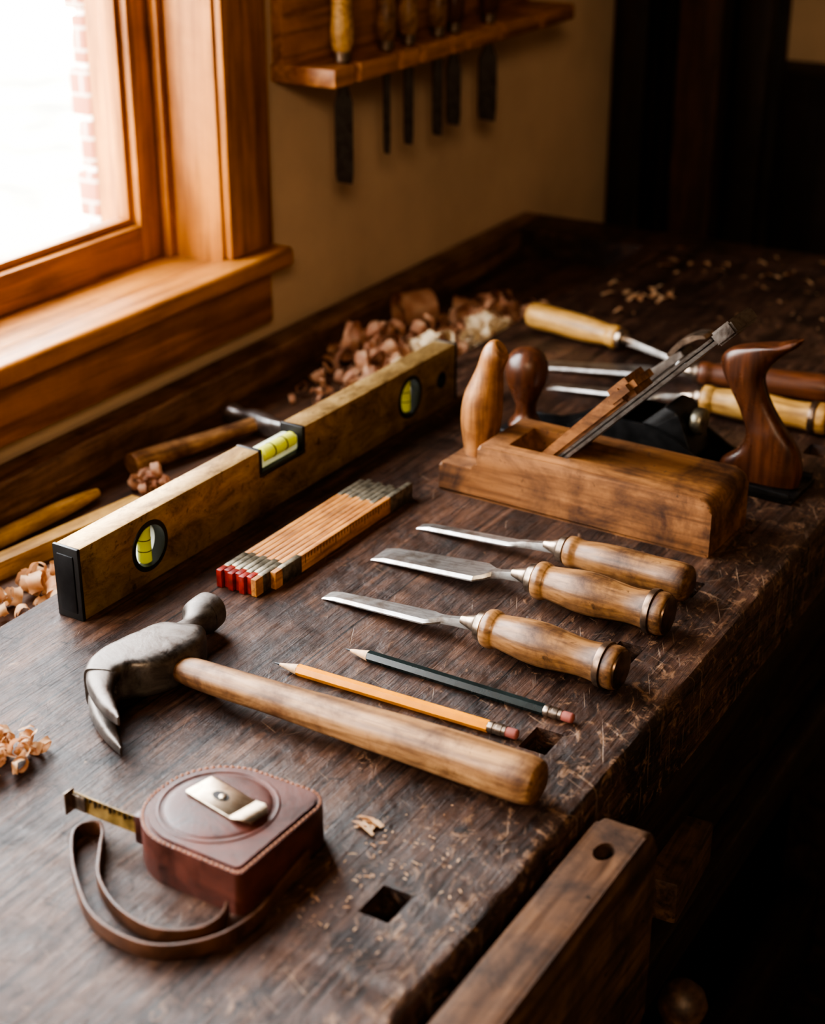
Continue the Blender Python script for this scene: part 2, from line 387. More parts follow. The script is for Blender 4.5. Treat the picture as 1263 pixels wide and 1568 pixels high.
w = empty("window_1", (0, 0, 0))
box("jamb_far", (WX-WT, WY1-.012, WZ0), (WX+.012, WY1, WZ1), 'trimZ', w, .001)
box("jamb_near", (WX-WT, WY0, WZ0), (WX+.012, WY0+.012, WZ1), 'trimZ', w, .001)
box("jamb_head", (WX-WT, WY0, WZ1-.012), (WX+.012, WY1, WZ1), 'trimY', w, .001)
box("casing_far", (WX, WY1-.008, 0.1105), (WX+.022, WY1+.072, WZ1+.07), 'trimZ', w, .004)
box("casing_near", (WX, WY0-.072, 0.1105), (WX+.022, WY0+.008, WZ1+.07), 'trimZ', w, .004)
box("casing_head", (WX, WY0-.085, WZ1-.008), (WX+.026, WY1+.085, WZ1+.075), 'trimY', w, .004)
box("sill", (WX-WT, WY0+.0, 0.086), (WX+.02, WY1-.0, 0.1080), 'trimY', w, .001)
box("sill_nosing", (WX, WY0-.08, 0.088), (WX+.046, WY1+.078, 0.1110), 'trimY', w, .006, 3)
box("apron", (WX, WY0-.07, 0.020), (WX+.02, WY1+.068, 0.089), 'trimY', w, .004)
def sash(ya, yb, nm):
    xs0, xs1 = WX-.105, WX-.065
    z0, z1 = 0.1075, WZ1-.012
    s = .042
    for n2, lo, hi, mt in ((nm+"_stile_a", (xs0, ya, z0), (xs1, ya+s, z1), 'trimZ'), (nm+"_stile_b", (xs0, yb-s, z0), (xs1, yb, z1), 'trimZ'),
                           (nm+"_rail_bottom", (xs0, ya+s, z0), (xs1, yb-s, z0+.042), 'trimY'), (nm+"_rail_top", (xs0, ya+s, z1-s), (xs1, yb-s, z1), 'trimY')):
        box(n2, lo, hi, mt, w, .003)
    b = .008
    for n2, lo, hi, mt in ((nm+"_bead_a", (xs0+.012, ya+s, z0+.042), (xs1-.01, ya+s+b, z1-s), 'trimZ'), (nm+"_bead_b", (xs0+.012, yb-s-b, z0+.042), (xs1-.01, yb-s, z1-s), 'trimZ'),
                           (nm+"_bead_c", (xs0+.012, ya+s+b, z0+.042), (xs1-.01, yb-s-b, z0+.042+b), 'trimY'), (nm+"_bead_d", (xs0+.012, ya+s+b, z1-s-b), (xs1-.01, yb-s-b, z1-s), 'trimY')):
        box(n2, lo, hi, mt, w, .0015)
    box(nm+"_pane", (xs0+.016, ya+s, z0+.042), (xs0+.018, yb-s, z1-s), 'glass', w, 0)
ym = (WY0+WY1)/2
sash(WY0+.0125, ym-.03, "near_sash"); sash(ym+.03, WY1-.0125, "far_sash")
box("mullion", (WX-.12, ym-.029, 0.1075), (WX+.01, ym+.029, WZ1-.012), 'trimZ', w, .003)
box("stop_far", (WX-.064, WY1-.022, 0.1080), (WX-.052, WY1-.0125, WZ1-.012), 'trimZ', w, .001)

# outside
o = empty("exterior_pier", (0, 0, 0))
bm = bmesh.new()
zz = -1.19; k = 0
while zz < 1.6:
    add_box(bm, (-1.464 if k % 2 else -1.454, 1.605, zz), (-1.434, 1.95, zz+.058), .002); zz += .066; k += 1
finish("bricks", bm, 'brick', o)
box("mortar_core", (-1.452, 1.612, -1.2), (-1.439, 1.93, 1.6), 'white', o, 0)
box("white_board", (-1.432, 1.62, -1.2), (-1.34, 1.93, 1.6), 'white', o, .002)
box("ground_outside", (-9, -7, -1.3), (WX-WT-.02, 9, -1.2), 'ground', bev=0)

# ------------------------------------------------------------------ workbench
wb = empty("workbench")
BX0, BX1, BY0, BY1 = -0.85, -0.354, -0.35, 2.055
bm = bmesh.new()
ny = 260
prof = [(BX0, -.075), (BX1, -.075), (BX1, -.0065), (BX1-.0012, -.0028), (BX1-.0035, -.0006), (BX1-.008, 0.0), (BX0+.002, 0.0), (BX0, -.002)]
rings = []
for j in range(ny+1):
    y = BY0+(BY1-BY0)*j/ny
    d1 = max(0, noise.noise(Vector((y*45, 0, 0))))*.0035 + max(0, noise.noise(Vector((y*14, 7, 0)))-.15)*.006
    rings.append([Vector((x-(d1 if k in (2, 3, 4) else d1*.6 if k == 5 else 0), y, z-(d1*.55 if k in (3, 4) else d1*.9 if k == 2 else 0))) for k, (x, z) in enumerate(prof)])
add_rings(bm, rings)
top = finish("bench_top", bm, 'bench', wb, 50)
hy = [0.458, 0.663, 0.868, 1.010, 1.133, 1.271, 1.47, 1.68, 1.89]
cs = []
for y in hy:
    cs.append(box("cutter", (-.4225, y-.0145, -.1), (-.4015, y+.0145, .02), 'bench', None, 0))
cut(top, cs)
box("tray_floor", (-1.04, BY0, -.060), (BX0, BY1, -.040), 'tray', wb, 0)
box("tray_rail", (-1.076, BY0, -.13), (-1.040, BY1+.085, 0.001), 'rail', wb, .004, 3)
box("end_cap", (-1.040, BY1, -.10), (BX1, BY1+.085, 0.001), 'bench', wb, .004, 3)
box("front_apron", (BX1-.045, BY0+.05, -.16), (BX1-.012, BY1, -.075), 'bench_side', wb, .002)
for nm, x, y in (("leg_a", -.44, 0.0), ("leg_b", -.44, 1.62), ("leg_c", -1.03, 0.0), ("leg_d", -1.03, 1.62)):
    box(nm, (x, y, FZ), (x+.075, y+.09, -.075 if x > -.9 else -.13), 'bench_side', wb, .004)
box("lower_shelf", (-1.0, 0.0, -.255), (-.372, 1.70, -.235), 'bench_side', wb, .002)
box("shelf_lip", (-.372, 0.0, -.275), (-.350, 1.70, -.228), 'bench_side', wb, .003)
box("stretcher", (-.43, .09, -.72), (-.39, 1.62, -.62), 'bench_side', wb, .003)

# vise
v = empty("bench_vise")
pr = rounded([(-0.1, -.17), (-.1, -.002), (.826, -.002), (.826, -.17)], [.002, .004, .022, .01], 6)
jaw = prism("jaw", pr, -.341, -.306, 'jaw', v, 'YZ', .004, 3)
c = lathe("cutter", [(-.3, .0065), (.2, .0065)], 'jaw', None, 'Z', (-.323, .778, 0), 24, 1.0, 1.5)
cut(jaw, [c])
lathe("screw", [(-.40, .014), (-.306, .014), (-.303, .026), (-.285, .028), (-.26, .026), (-.256, .018)], 'dark_steel', v, 'X', (0, .77, -.19), 28)
sweep("handle_bar", [(-.275, .795, -.12, .007, .007), (-.275, .765, -.21, .007, .007), (-.275, .745, -.27, .007, .007)], 'dark_steel', v, up=(1, 0, 0))
lathe("handle_ball", [(-.017, .002), (-.014, .009), (-.008, .0145), (0, .0168), (.008, .0145), (.014, .009), (.017, .002)], 'jaw', v, 'Z', (-.271, .799, -.116), 28)

blk = empty("wood_block", (-.398, 1.045, -.2349), 4)
box("block", (-.037, -.045, 0), (.043, .05, .045), 'jaw', blk, .003)
blk2 = empty("wood_block", (-.44, 1.22, -.2349), -8)
box("block", (-.05, -.09, 0), (.05, .07, .07), 'bench_side', blk2, .003)

# ------------------------------------------------------------------ chisels on the bench
def chisel(name, tip, end, bw, wt=None, hand='chisel_handle', hoop=True, z=None, hr=1.0, blade_frac=0.375, thick=.0035):
    tip = Vector(tip); end = Vector(end); d = end-tip; L = d.length
    e = empty(name, (tip.x, tip.y, 0), math.degrees(math.atan2(d.y, d.x)))
    wt = wt or bw
    R = .0165*hr
    zc = R+.0005
    xb = L*blade_frac; xf = L*.53
    bm = bmesh.new(); rings = []
    def zc_at(x): return .0006+(zc-thick*.5-.0006)*max(0, (x/ xf))**1.0*0.75 if x < xf else zc
    for x, w_, t in ((0, wt, .0006), (.012, wt, thick*.9), (xb*.5, (wt+bw)/2, thick), (xb, bw, thick*1.1), (xb+.006, bw*.72, thick*1.2), (xb+.012, max(bw*.35, .007), .0055), (xb+.02, .0065, .006), (xf, .0085, .0085)):
        zb = zc_at(x)
        if x > xb+.001: zb = zc_at(xb)+(zc-.004-zc_at(xb))*(x-xb)/(xf-xb)
        h = w_/2; ins = min(h*.3, .0022)
        rings.append([Vector((x, -h, zb)), Vector((x, h, zb)), Vector((x, h, zb+t*.35)), Vector((x, h-ins, zb+t)), Vector((x, -h+ins, zb+t)), Vector((x, -h, zb+t*.35))])
    add_rings(bm, rings); finish("blade", bm, 'steel', e, 25)
    lathe("bolster", cr([(xf-.012, .0035), (xf-.004, .0055), (xf+.001, .0075), (xf+.004, .0105*hr)], 4), 'bolster', e, 'X', (0, 0, zc), 28)
    lathe("ferrule", [(xf+.003, .0095*hr), (xf+.004, .0112*hr), (xf+.009, .0118*hr), (xf+.010, .0105*hr)], 'bolster', e, 'X', (0, 0, zc), 28)
    H = L-xf-.010; x0 = xf+.010
    pr = [(0, .0118), (.01, .0140), (.05, .0150), (.085, .0140), (.11, .0130), (.2, .0142), (.33, .0160), (.45, .0163), (.58, .0150), (.70, .0137), (.80, .0140), (.90, .0158), (.955, .0162), (.985, .0150), (1.0, .0115)]
    if not hoop: pr = [(0, .0112), (.015, .0128), (.06, .0135), (.1, .0122), (.14, .0122), (.3, .0142), (.5, .0150), (.7, .0150), (.86, .0157), (.94, .0155), (.98, .014), (1.0, .0105)]
    st = cr([(x0+H*t, r*hr) for t, r in pr], 4)
    lathe("handle", st, hand, e, 'X', (0, 0, zc), 36)
    if hoop:
        for a, b_ in ((.855, .90),):
            lathe("hoop", [(x0+H*a, .0148*hr), (x0+H*a, .0163*hr), (x0+H*(a+.01), .0168*hr), (x0+H*b_, .0172*hr), (x0+H*b_+.001, .0158*hr)], 'hoop', e, 'X', (0, 0, zc), 36)
        lathe("end_cap", [(x0+H*.985, .0135*hr), (x0+H*.985, .0146*hr), (x0+H*1.0, .0138*hr), (x0+H*1.006, .0115*hr)], 'hoop', e, 'X', (0, 0, zc), 36)
    return e
chisel("wood_chisel", (-.658, 1.121), (-.400, 1.109), .013, .012, hoop=False, hr=1.0, blade_frac=.36)
chisel("wood_chisel", (-.660, 1.056), (-.394, 1.050), .032, .027, hr=1.06)
chisel("wood_chisel", (-.657, .971), (-.392, .957), .020, .015, hr=1.03)
chisel("wood_chisel", (-.535, 1.600), (-.824, 1.662), .012, .011, 'yellow_handle', False, hr=1.0, blade_frac=.3)
chisel("wood_chisel", (-.755, 1.548), (-.440, 1.600), .030, .026, 'red_handle', False, hr=.95, blade_frac=.42)
chisel("wood_chisel", (-.715, 1.492), (-.415, 1.512), .020, .016, 'yellow_handle', True, hr=1.0, blade_frac=.38)

# ------------------------------------------------------------------ pencils
def pencil(name, tip, end, body):
    tip = Vector(tip); end = Vector(end); d = end-tip; L = d.length
    e = empty(name, (tip.x, tip.y, 0.0040), math.degrees(math.atan2(d.y, d.x)))
    r = .0045
    def hexl(nm, pr, mat, seg=6, ang=20):
        lathe(nm, pr, mat, e, 'X', (0, 0, 0), seg, angle=ang)
    hexl("lead", [(0, .0002), (.005, .0011)], 'lead', 12)
    hexl("sharpened_wood", [(.005, .0011), (.021, .0042)], 'pencil_wood', 24, 60)
    hexl("painted_body", [(.0205, .0038), (.0212, r), (L-.023, r)], body)
    hexl("ferrule", [(L-.023, .0040), (L-.022, .0044), (L-.019, .0044), (L-.0185, .0040), (L-.0165, .0040), (L-.016, .0044), (L-.012, .0044), (L-.0115, .0040), (L-.009, .0041)], 'bolster', 20, 30)
    hexl("eraser", [(L-.0095, .0037), (L-.002, .0038), (L-.0006, .0033), (L, .0018)], 'eraser', 20, 50)
pencil("pencil", (-.628, .856), (-.426, .8605), 'pencil_y')
pencil("pencil", (-.594, .9005), (-.402, .899), 'pencil_g')

# ------------------------------------------------------------------ claw hammer
hm = empty("claw_hammer", (-.705, .797, 0), 0)
def LW(x, y): return x+.705, y-.797
zc = .0175
st = []
for x, y, a, b in ((-.69, .797, .0080, .0080), (-.668, .797, .0095, .0088), (-.655, .797, .0112, .0100), (-.63, .797, .0118, .0104), (-.59, .798, .0122, .0108), (-.54, .799, .0138, .0122), (-.49, .800, .0155, .0138), (-.44, .800, .0165, .0150), (-.40, .799, .0168, .0154), (-.388, .799, .0166, .0152), (-.381, .799, .0150, .0138), (-.379, .799, .0125, .0115)):
    lx, ly = LW(x, y); st.append((lx, ly, zc-.001, a, b))
sweep("handle", cr(st, 5), 'ash', hm, seg=32, power=2.4)
hp = [(-.704, .881, .0125, .0125), (-.704, .879, .0142, .0142), (-.703, .866, .0146, .0146), (-.702, .862, .0138, .0138), (-.700, .854, .0100, .0100), (-.698, .846, .0088, .0092), (-.696, .836, .0105, .0110), (-.694, .824, .0150, .0135)]
sweep("poll", cr([(*LW(x, y), zc, a, b) for x, y, a, b in hp], 4), 'dark_steel', hm, seg=32, power=2.3)
hp = [(-.692, .833, .0120, .0120), (-.690, .828, .0190, .0152), (-.689, .816, .0240, .0165), (-.691, .799, .0250, .0168), (-.696, .784, .0240, .0168), (-.702, .770, .0195, .0166), (-.703, .755, .0145, .0165), (-.699, .744, .0115, .0165)]
sweep("head", cr([(*LW(x, y), zc, a, b) for x, y, a, b in hp], 4), 'dark_steel', hm, seg=40, power=5)
for s in (1, -1):
    cp = [(-.704, .764, .0150, .0074, .0080), (-.701, .751, .0125, .0072, .0083), (-.692, .737, .0096, .0070, .0092), (-.679, .724, .0070, .0066, .0102), (-.665, .714, .0048, .0058, .0110), (-.653, .707, .0026, .0046, .0116), (-.647, .703, .0008, .0034, .012)]
    st = [(*LW(x, y), zc+s*o_, a, b) for x, y, a, b, o_ in cp]
    sweep("claw_prong_%s" % ("upper" if s > 0 else "lower"), cr(st, 4), 'dark_steel', hm, seg=20, power=3)

# ------------------------------------------------------------------ spirit level
lv = empty("spirit_level", (-.8035, 1.1245, 0), 88.7)
HL = .285; HH = .062; HW = .0125
body = box("brass_body", (-HL, -HW, 0), (HL, HW, HH), 'brass', lv, .0012, 2)
body.parent = None
cs = []
for x in (-.204, .196):
    cs.append(lathe("cutter", [(-.05, .0215), (.05, .0215)], 'brass', None, 'Y', (x, 0, .032), 48))
cs.append(lathe("cutter", [(-.05, .009), (.05, .009)], 'brass', None, 'Y', (.257, 0, .031), 32))
cs.append(box("cutter", (-.055, -.05, .036), (.015, .05, .09), 'brass', None, .006, 3))
cut(body, cs); body.parent = lv
for k, x in enumerate((-.204, .196)):
    s = "near" if k == 0 else "far"
    lathe("vial_rim_"+s, [(-.0130, .0180), (-.0132, .0216), (-.0126, .0222), (.0126, .0222), (.0128, .0180), (-.0130, .0180)], 'black', lv, 'Y', (x, 0, .032), 48, cap=False)
    bm = bmesh.new(); bmesh.ops.create_circle(bm, cap_ends=True, segments=40, radius=.0186, matrix=Matrix.Translation((x, -.002, .032)) @ Matrix.Rotation(math.pi/2, 4, 'X'))
    finish("vial_window_"+s, bm, 'vialglass', lv)
    lathe("vial_tube_"+s, [(-.0165, .004), (-.015, .0058), (.015, .0058), (.0165, .004)], 'vial', lv, 'Z', (x, -.0060, .032), 24, cap=False)
    for q in (-.005, .005):
        lathe("vial_mark", [(-.0004, .0061), (.0004, .0061)], 'ink', lv, 'Z', (x, -.0060, .032+q), 24, cap=False)
lathe("hang_hole_ring", [(-.0127, .0065), (-.0127, .009), (.0127, .009), (.0127, .0065), (-.0127, .0065)], 'black', lv, 'Y', (.257, 0, .031), 32, cap=False)
bm = bmesh.new()
add_box(bm, (-.055, -.0128, .036), (.015, .0128, .0405), .001)
add_box(bm, (-.055, -.0128, .0405), (-.0505, .0128, .0628), .001)
add_box(bm, (.0105, -.0128, .0405), (.015, .0128, .0628), .001)
finish("top_vial_holder", bm, 'black', lv)
box("top_vial_block", (-.0495, -.009, .0408), (.0095, .009, .0560), 'vialglass', lv, .003, 3)
lathe("top_vial_tube", [(-.0445, .004), (-.043, .0066), (.003, .0066), (.0045, .004)], 'vial', lv, 'X', (0, -.0055, .0530), 24)
for q in (-.029, -.011):
    lathe("top_vial_mark", [(q-.0005, .0069), (q+.0005, .0069)], 'ink', lv, 'X', (0, -.0055, .0530), 24)
box("end_cap_near", (-HL-.003, -HW-.0006, -.0), (-HL+.0005, HW+.0006, HH+.0008), 'black', lv, .001)
box("end_cap_recess", (-HL-.0042, -HW+.004, .006), (-HL-.002, HW-.004, HH-.006), 'iron', lv, .001)
box("end_cap_far", (HL-.0005, -HW-.0006, -.0), (HL+.003, HW+.0006, HH+.0008), 'black', lv, .001)

# ------------------------------------------------------------------ folding rule
fr = empty("folding_rule", (-.7175, 1.050, 0), -1.0)
n = 8; pitch = .0057
for i in range(n):
    x = -.0215+i*pitch
    y0 = -.112+(.003 if i % 2 else 0); y1 = .102+(.004 if i % 2 else 0)
    if i == n-1: y0 += .016; y1 += .014
    tag = "abcdefgh"[i]
    box("slat_"+tag, (x-.0026, y0+.0012, .0003), (x+.0026, y1-.001, .0157), 'rulewood', fr, .0005)
    if i < n-2: box("tip_"+tag, (x-.0027, y0, .0001), (x+.0027, y0+.010, .0159), 'red', fr, .0006)
    box("hinge_"+tag, (x-.00275, y0+.0105, .0002), (x+.00275, y0+.038, .0160), 'hinge', fr, .0006)
    box("hinge_far_"+tag, (x-.00275, y1-.038, .0002), (x+.00275, y1+.0003, .0160), 'hinge', fr, .0006)
bm = bmesh.new(); xe = -.0215+(n-1)*pitch+.0026
for k in range(30):
    y = -.05+k*.0045; hgt = .008 if k % 5 == 0 else .0045
    add_box(bm, (xe-.0002, y, .0150-hgt), (xe+.0002, y+.0005, .0150))
finish("graduations", bm, 'ink', fr)

# ------------------------------------------------------------------ tape measure
tm = empty("tape_measure", (-.525, .657, 0), 0)
out = [(-.049, -.046), (.047, -.048), (.050, .046), (-.049, .046)]
cs_pts = rounded(out, [.040, .005, .016, .044], 12)
prism("leather_case", cs_pts, 0.0, .030, 'leather', tm, 'XY', .003, 4)
ins = rounded([(-.045, -.042), (.043, -.044), (.046, .042), (-.045, .042)], [.037, .004, .013, .041], 12)
prism("cover_panel", ins, .0296, .0315, 'leather', tm, 'XY', .001, 2)
bm = bmesh.new()
ring = [(-.004+.037*math.cos(a), -.0+.037*math.sin(a), .0315, .0012, .0008) for a in [2*math.pi*i/64 for i in range(64)]]
add_sweep(bm, ring, seg=8, closed=True); finish("embossed_ring", bm, 'leather', tm)
lathe("domed_centre", cr([(.0310, .034), (.0322, .032), (.0330, .020), (.0332, .001)], 4), 'leather', tm, 'Z', (-.004, 0, 0), 48)
bm = bmesh.new(); sp_ = rounded([(-.0478, -.0448), (.0458, -.0468), (.0488, .0448), (-.0478, .0448)], [.039, .0045, .0155, .043], 12)
per = []
for i in range(len(sp_)):
    a = Vector(sp_[i]); b_ = Vector(sp_[(i+1) % len(sp_)]); L = (b_-a).length; k = max(1, round(L/.0008))
    for q in range(k): per.append(a+(b_-a)*q/k)
for i in range(0, len(per)-3, 5):
    a, b_ = per[i], per[min(i+3, len(per)-1)]
    add_sweep(bm, [(a.x, a.y, .0298, .0006, .0006), ((a.x+b_.x)/2, (a.y+b_.y)/2, .0306, .0007, .0006), (b_.x, b_.y, .0298, .0006, .0006)], seg=6)
finish("stitching", bm, 'thread', tm)
ca = math.radians(-12); mt = Matrix.Translation((.000, .004, 0)) @ Matrix.Rotation(ca, 4, 'Z')
bm = bmesh.new()
pts = rounded([(-.027, -.0115), (.014, -.0115), (.014, .0115), (-.027, .0115)], .002, 3)
add_prism(bm, pts, .0335, .0350, 'XY', .0004)
rings = []
for x, z, hw in ((.0135, .0342, .0115), (.018, .0350, .0115), (.022, .0365, .0110), (.026, .0362, .0095), (.029, .0350, .0065)):
    rings.append([Vector((x, -hw, z-.0007)), Vector((x, hw, z-.0007)), Vector((x, hw, z+.0007)), Vector((x, -hw, z+.0007))])
add_rings(bm, rings)
bmesh.ops.transform(bm, matrix=mt, verts=bm.verts)
finish("belt_clip", bm, 'clip', tm, 30)
bm = bmesh.new(); add_lathe(bm, [(.0349, .0052), (.0353, .0050), (.0353, .0010)], 'Z', (-.006, 0, 0), 24, 1.3, .8)
bmesh.ops.transform(bm, matrix=mt, verts=bm.verts); finish("clip_slot", bm, 'iron', tm)
bm = bmesh.new(); add_lathe(bm, [(.0351, .0026), (.0359, .0024), (.0362, .0012)], 'Z', (-.004, 0, 0), 20)
bmesh.ops.transform(bm, matrix=mt, verts=bm.verts); finish("clip_rivet", bm, 'clip', tm)
bm = bmesh.new(); rings = []
BYL = -.0235
for x, y in ((-.038, BYL), (-.06, BYL), (-.08, BYL+.0003), (-.103, BYL+.001)):
    t = .0003; rings.append([Vector((x, y-t, .008)), Vector((x, y+t, .008)), Vector((x, y+t+.0012, .0145)), Vector((x, y+t, .021)), Vector((x, y-t, .021)), Vector((x, y-t+.0012, .0145))])
add_rings(bm, rings); finish("tape_blade", bm, 'tape', tm, 60)
bm = bmesh.new()
for k in range(14):
    x = -.048-k*.004
    add_box(bm, (x-.0003, BYL-.0008, .0175-.002*(k % 3 == 0)), (x+.0003, BYL+.0006, .0205))
finish("tape_marks", bm, 'ink', tm)
bm = bmesh.new(); add_box(bm, (-.1045, BYL-.006, .0065), (-.1035, BYL+.003, .0225), .0003); add_box(bm, (-.1045, BYL-.0008, .009), (-.092, BYL-.0002, .020), .0002)
finish("end_hook", bm, 'bolster', tm)
box("blade_mouth", (-.0495, BYL-.004, .004), (-.040, BYL+.005, .025), 'leather', tm, .0015)
sp_pts = [(-.473, .672), (-.470, .640), (-.466, .606), (-.476, .574), (-.503, .553), (-.543, .556), (-.578, .579), (-.605, .606), (-.611, .620), (-.603, .6285), (-.594, .622), (-.584, .608), (-.566, .586), (-.538, .570), (-.508, .566), (-.487, .578), (-.482, .594), (-.486, .606)]
st = [(x+.525, y-.657, .0055, .0012, .0054) for x, y in sp_pts]
sweep("wrist_strap", cr(st, 6), 'strap', tm, seg=16, power=5)

# ------------------------------------------------------------------ wooden jack plane
wp = empty("wooden_plane", (-.549, 1.237, 0), -1.9)
W2 = .041
outl = rounded([(-.134, 0), (-.134, .028), (-.094, .028), (-.094, .053), (.134, .053), (.134, 0)], [.001, .003, .006, .004, .012, .001], 5)
pb = prism("body", outl, -W2, W2, 'plane', wp, 'XZ', .003, 3); pb.parent = None
bm = bmesh.new()
mouth = [(-.076, .08), (-.062, .012), (-.052, .012), (.016, .08)]
add_prism(bm, mouth, -.0245, .0245, 'XZ'); c1 = finish("cutter", bm, 'plane')
cut(pb, [c1]); pb.parent = wp
def on_bed(s, nn, y=0):
    k = math.sqrt(.5); return (-.058+k*s-k*nn, y, .006+k*s+k*nn)
def slab45(nm, s0, s1, n0, n1, hw, mat, n1b=None, taper=None, bev=.0006):
    bm = bmesh.new(); n1b = n1 if n1b is None else n1b; hw2 = hw if taper is None else taper
    rings = [[on_bed(s0, n0, -hw2), on_bed(s0, n0, hw2), on_bed(s0, n1, hw2), on_bed(s0, n1, -hw2)],
             [on_bed(s1, n0, -hw), on_bed(s1, n0, hw), on_bed(s1, n1b, hw), on_bed(s1, n1b, -hw)]]
    add_rings(bm, [[Vector(p) for p in r] for r in rings])
    if bev: bmesh.ops.bevel(bm, geom=list(bm.edges), offset=bev, segments=2, affect='EDGES')
    return finish(nm, bm, mat, wp)
slab45("iron", .01, .262, .000, .0035, .0225, 'old_steel')
slab45("cap_iron", .02, .248, .0045, .0072, .0205, 'old_steel')
slab45("iron_head", .250, .272, -.003, .010, .0235, 'dark_steel', bev=.002)
slab45("wedge", .025, .150, .0076, .0180, .0215, 'plane', n1b=.022, taper=.0210, bev=.003)
slab45("wedge_head", .130, .164, .0075, .0260, .0225, 'plane', bev=.006)
hst = [(-.113, 0, .026, .0150, .0150), (-.114, 0, .040, .0165, .0165), (-.114, 0, .060, .0190, .0190), (-.112, 0, .080, .0185, .0185), (-.108, 0, .098, .0152, .0150), (-.105, 0, .112, .0122, .0122), (-.101, 0, .124, .0125, .0118), (-.097, 0, .131, .0115, .0100), (-.094, 0, .134, .007, .006)]
sweep("front_horn", cr(hst, 5), 'horn', wp, up=(0, 1, 0), seg=28)

# ------------------------------------------------------------------ metal bench plane
mp_ = empty("metal_hand_plane", (-.545, 1.365, 0), -1.5)
box("sole", (-.158, -.031, 0), (.155, .031, .005), 'iron', mp_, .0015)
ch = [(-.155, .002), (-.155, .010), (-.11, .012), (-.085, .022), (-.06, .040), (-.035, .048), (.01, .048), (.04, .038), (.07, .020), (.10, .011), (.153, .010), (.153, .002)]
chs = rounded(ch, .004, 3)
prism("cheek_near", chs, -.031, -.0275, 'iron', mp_, 'XZ', .0008)
prism("cheek_far", chs, .0275, .031, 'iron', mp_, 'XZ', .0008)
frog = rounded([(-.045, .004), (.045, .004), (.055, .02), (.035, .062), (.022, .066)], .003, 3)
prism("frog", frog, -.022, .022, 'iron', mp_, 'XZ', .002)
def bed2(s, nn, y=0):
    k = math.sqrt(.5); return Vector((-.070+k*s-k*nn, y, .006+k*s+k*nn))
def slab2(nm, prof, mat):
    bm = bmesh.new(); add_rings(bm, [[bed2(s, a, -hw), bed2(s, a, hw), bed2(s, b, hw), bed2(s, b, -hw)] for s, a, b, hw in prof])
    bmesh.ops.bevel(bm, geom=list(bm.edges), offset=.0006, segments=2, affect='EDGES'); return finish(nm, bm, mat, mp_, 50)
slab2("plane_iron", [(0, .0, .0025, .025), (.165, 0, .0025, .025), (.172, 0, .0025, .018)], 'old_steel')
slab2("lever_cap", [(.02, .004, .007, .023), (.06, .004, .013, .023), (.10, .004, .014, .021), (.135, .004, .012, .015), (.15, .004, .010, .012)], 'dark_steel')
slab2("cam_lever", [(.135, .011, .016, .010), (.155, .012, .018, .011), (.170, .009, .014, .012), (.178, .004, .008, .011)], 'bolster')
lathe("adjusting_nut", [(.036, .004), (.037, .0115), (.040, .013), (.046, .013), (.048, .0115), (.049, .004)], 'hinge', mp_, 'X', (.006, -.0, .050), 28)
kp = cr([(.005, .016), (.009, .0175), (.014, .014), (.022, .0105), (.032, .0110), (.044, .0160), (.056, .0205), (.068, .0215), (.078, .0190), (.085, .0130), (.088, .006), (.0885, .001)], 4)
lathe("front_knob", kp, 'rosewood', mp_, 'Z', (-.136, 0, 0), 36)
# tote: lofted outline, front edge / back edge pairs from the foot up to the horn
pairs = [((.070, .006), (.150, .006)), ((.074, .020), (.152, .022)), ((.090, .034), (.146, .042)), ((.096, .050), (.133, .058)), ((.090, .068), (.121, .074)), ((.080, .086), (.112, .090)),
         ((.070, .103), (.108, .105)), ((.066, .117), (.114, .118)), ((.074, .128), (.125, .130)), ((.092, .134), (.134, .1375)), ((.110, .1375), (.1385, .1425)), ((.126, .1425), (.1400, .1465))]
pr2 = cr([(*a, *b_) for a, b_ in pairs], 4)
bm = bmesh.new(); rings = []
for q in pr2:
    A, B = Vector((q[0], 0, q[1])), Vector((q[2], 0, q[3])); cen = (A+B)/2; hv = (B-A)/2
    th_ = min(.0125, .0045+hv.length*.42)
    rings.append([cen+hv*math.copysign(abs(math.cos(t_))**.7, math.cos(t_))+Vector((0, th_*math.copysign(abs(math.sin(t_))**.8, math.sin(t_)), 0)) for t_ in [2*math.pi*i/28 for i in range(28)]])
add_rings(bm, rings); finish("rear_tote", bm, 'rosewood', mp_, 60)

# ------------------------------------------------------------------ items in the tray
TZ = -.040
th = empty("small_hammer", (-1.010, 1.150, TZ), 74)
sweep("handle", cr([(0, 0, .0125, .011, .010), (.004, 0, .0125, .0125, .0115), (.05, 0, .0125, .0115, .0105), (.10, 0, .0125, .0095, .0085), (.15, 0, .0125, .0085, .008), (.172, 0, .0125, .0085, .008)], 4), 'ash', th)
sweep("head", cr([(.158, .046, .0125, .0095, .0095), (.158, .040, .0125, .0105, .0105), (.160, .026, .0125, .0075, .008), (.163, .012, .0125, .010, .0105), (.163, -.010, .0125, .010, .0105), (.163, -.028, .0125, .006, .0105), (.163, -.046, .0125, .0015, .0105)], 4), 'steel', th, power=3)
s1 = empty("carving_tool", (-1.015, .86, TZ), 86)
sweep("handle", cr([(0, 0, .009, .008, .008), (.05, 0, .009, .0088, .0088), (.15, 0, .009, .0088, .0088), (.19, 0, .009, .0080, .0080), (.222, 0, .009, .005, .005), (.226, 0, .009, .003, .003)], 4), 'yellow_handle', s1)
s2 = empty("wood_strip", (-.985, .80, TZ), 82)
box("strip", (0, -.009, 0), (.285, .009, .018), 'yellow_handle', s2, .001)

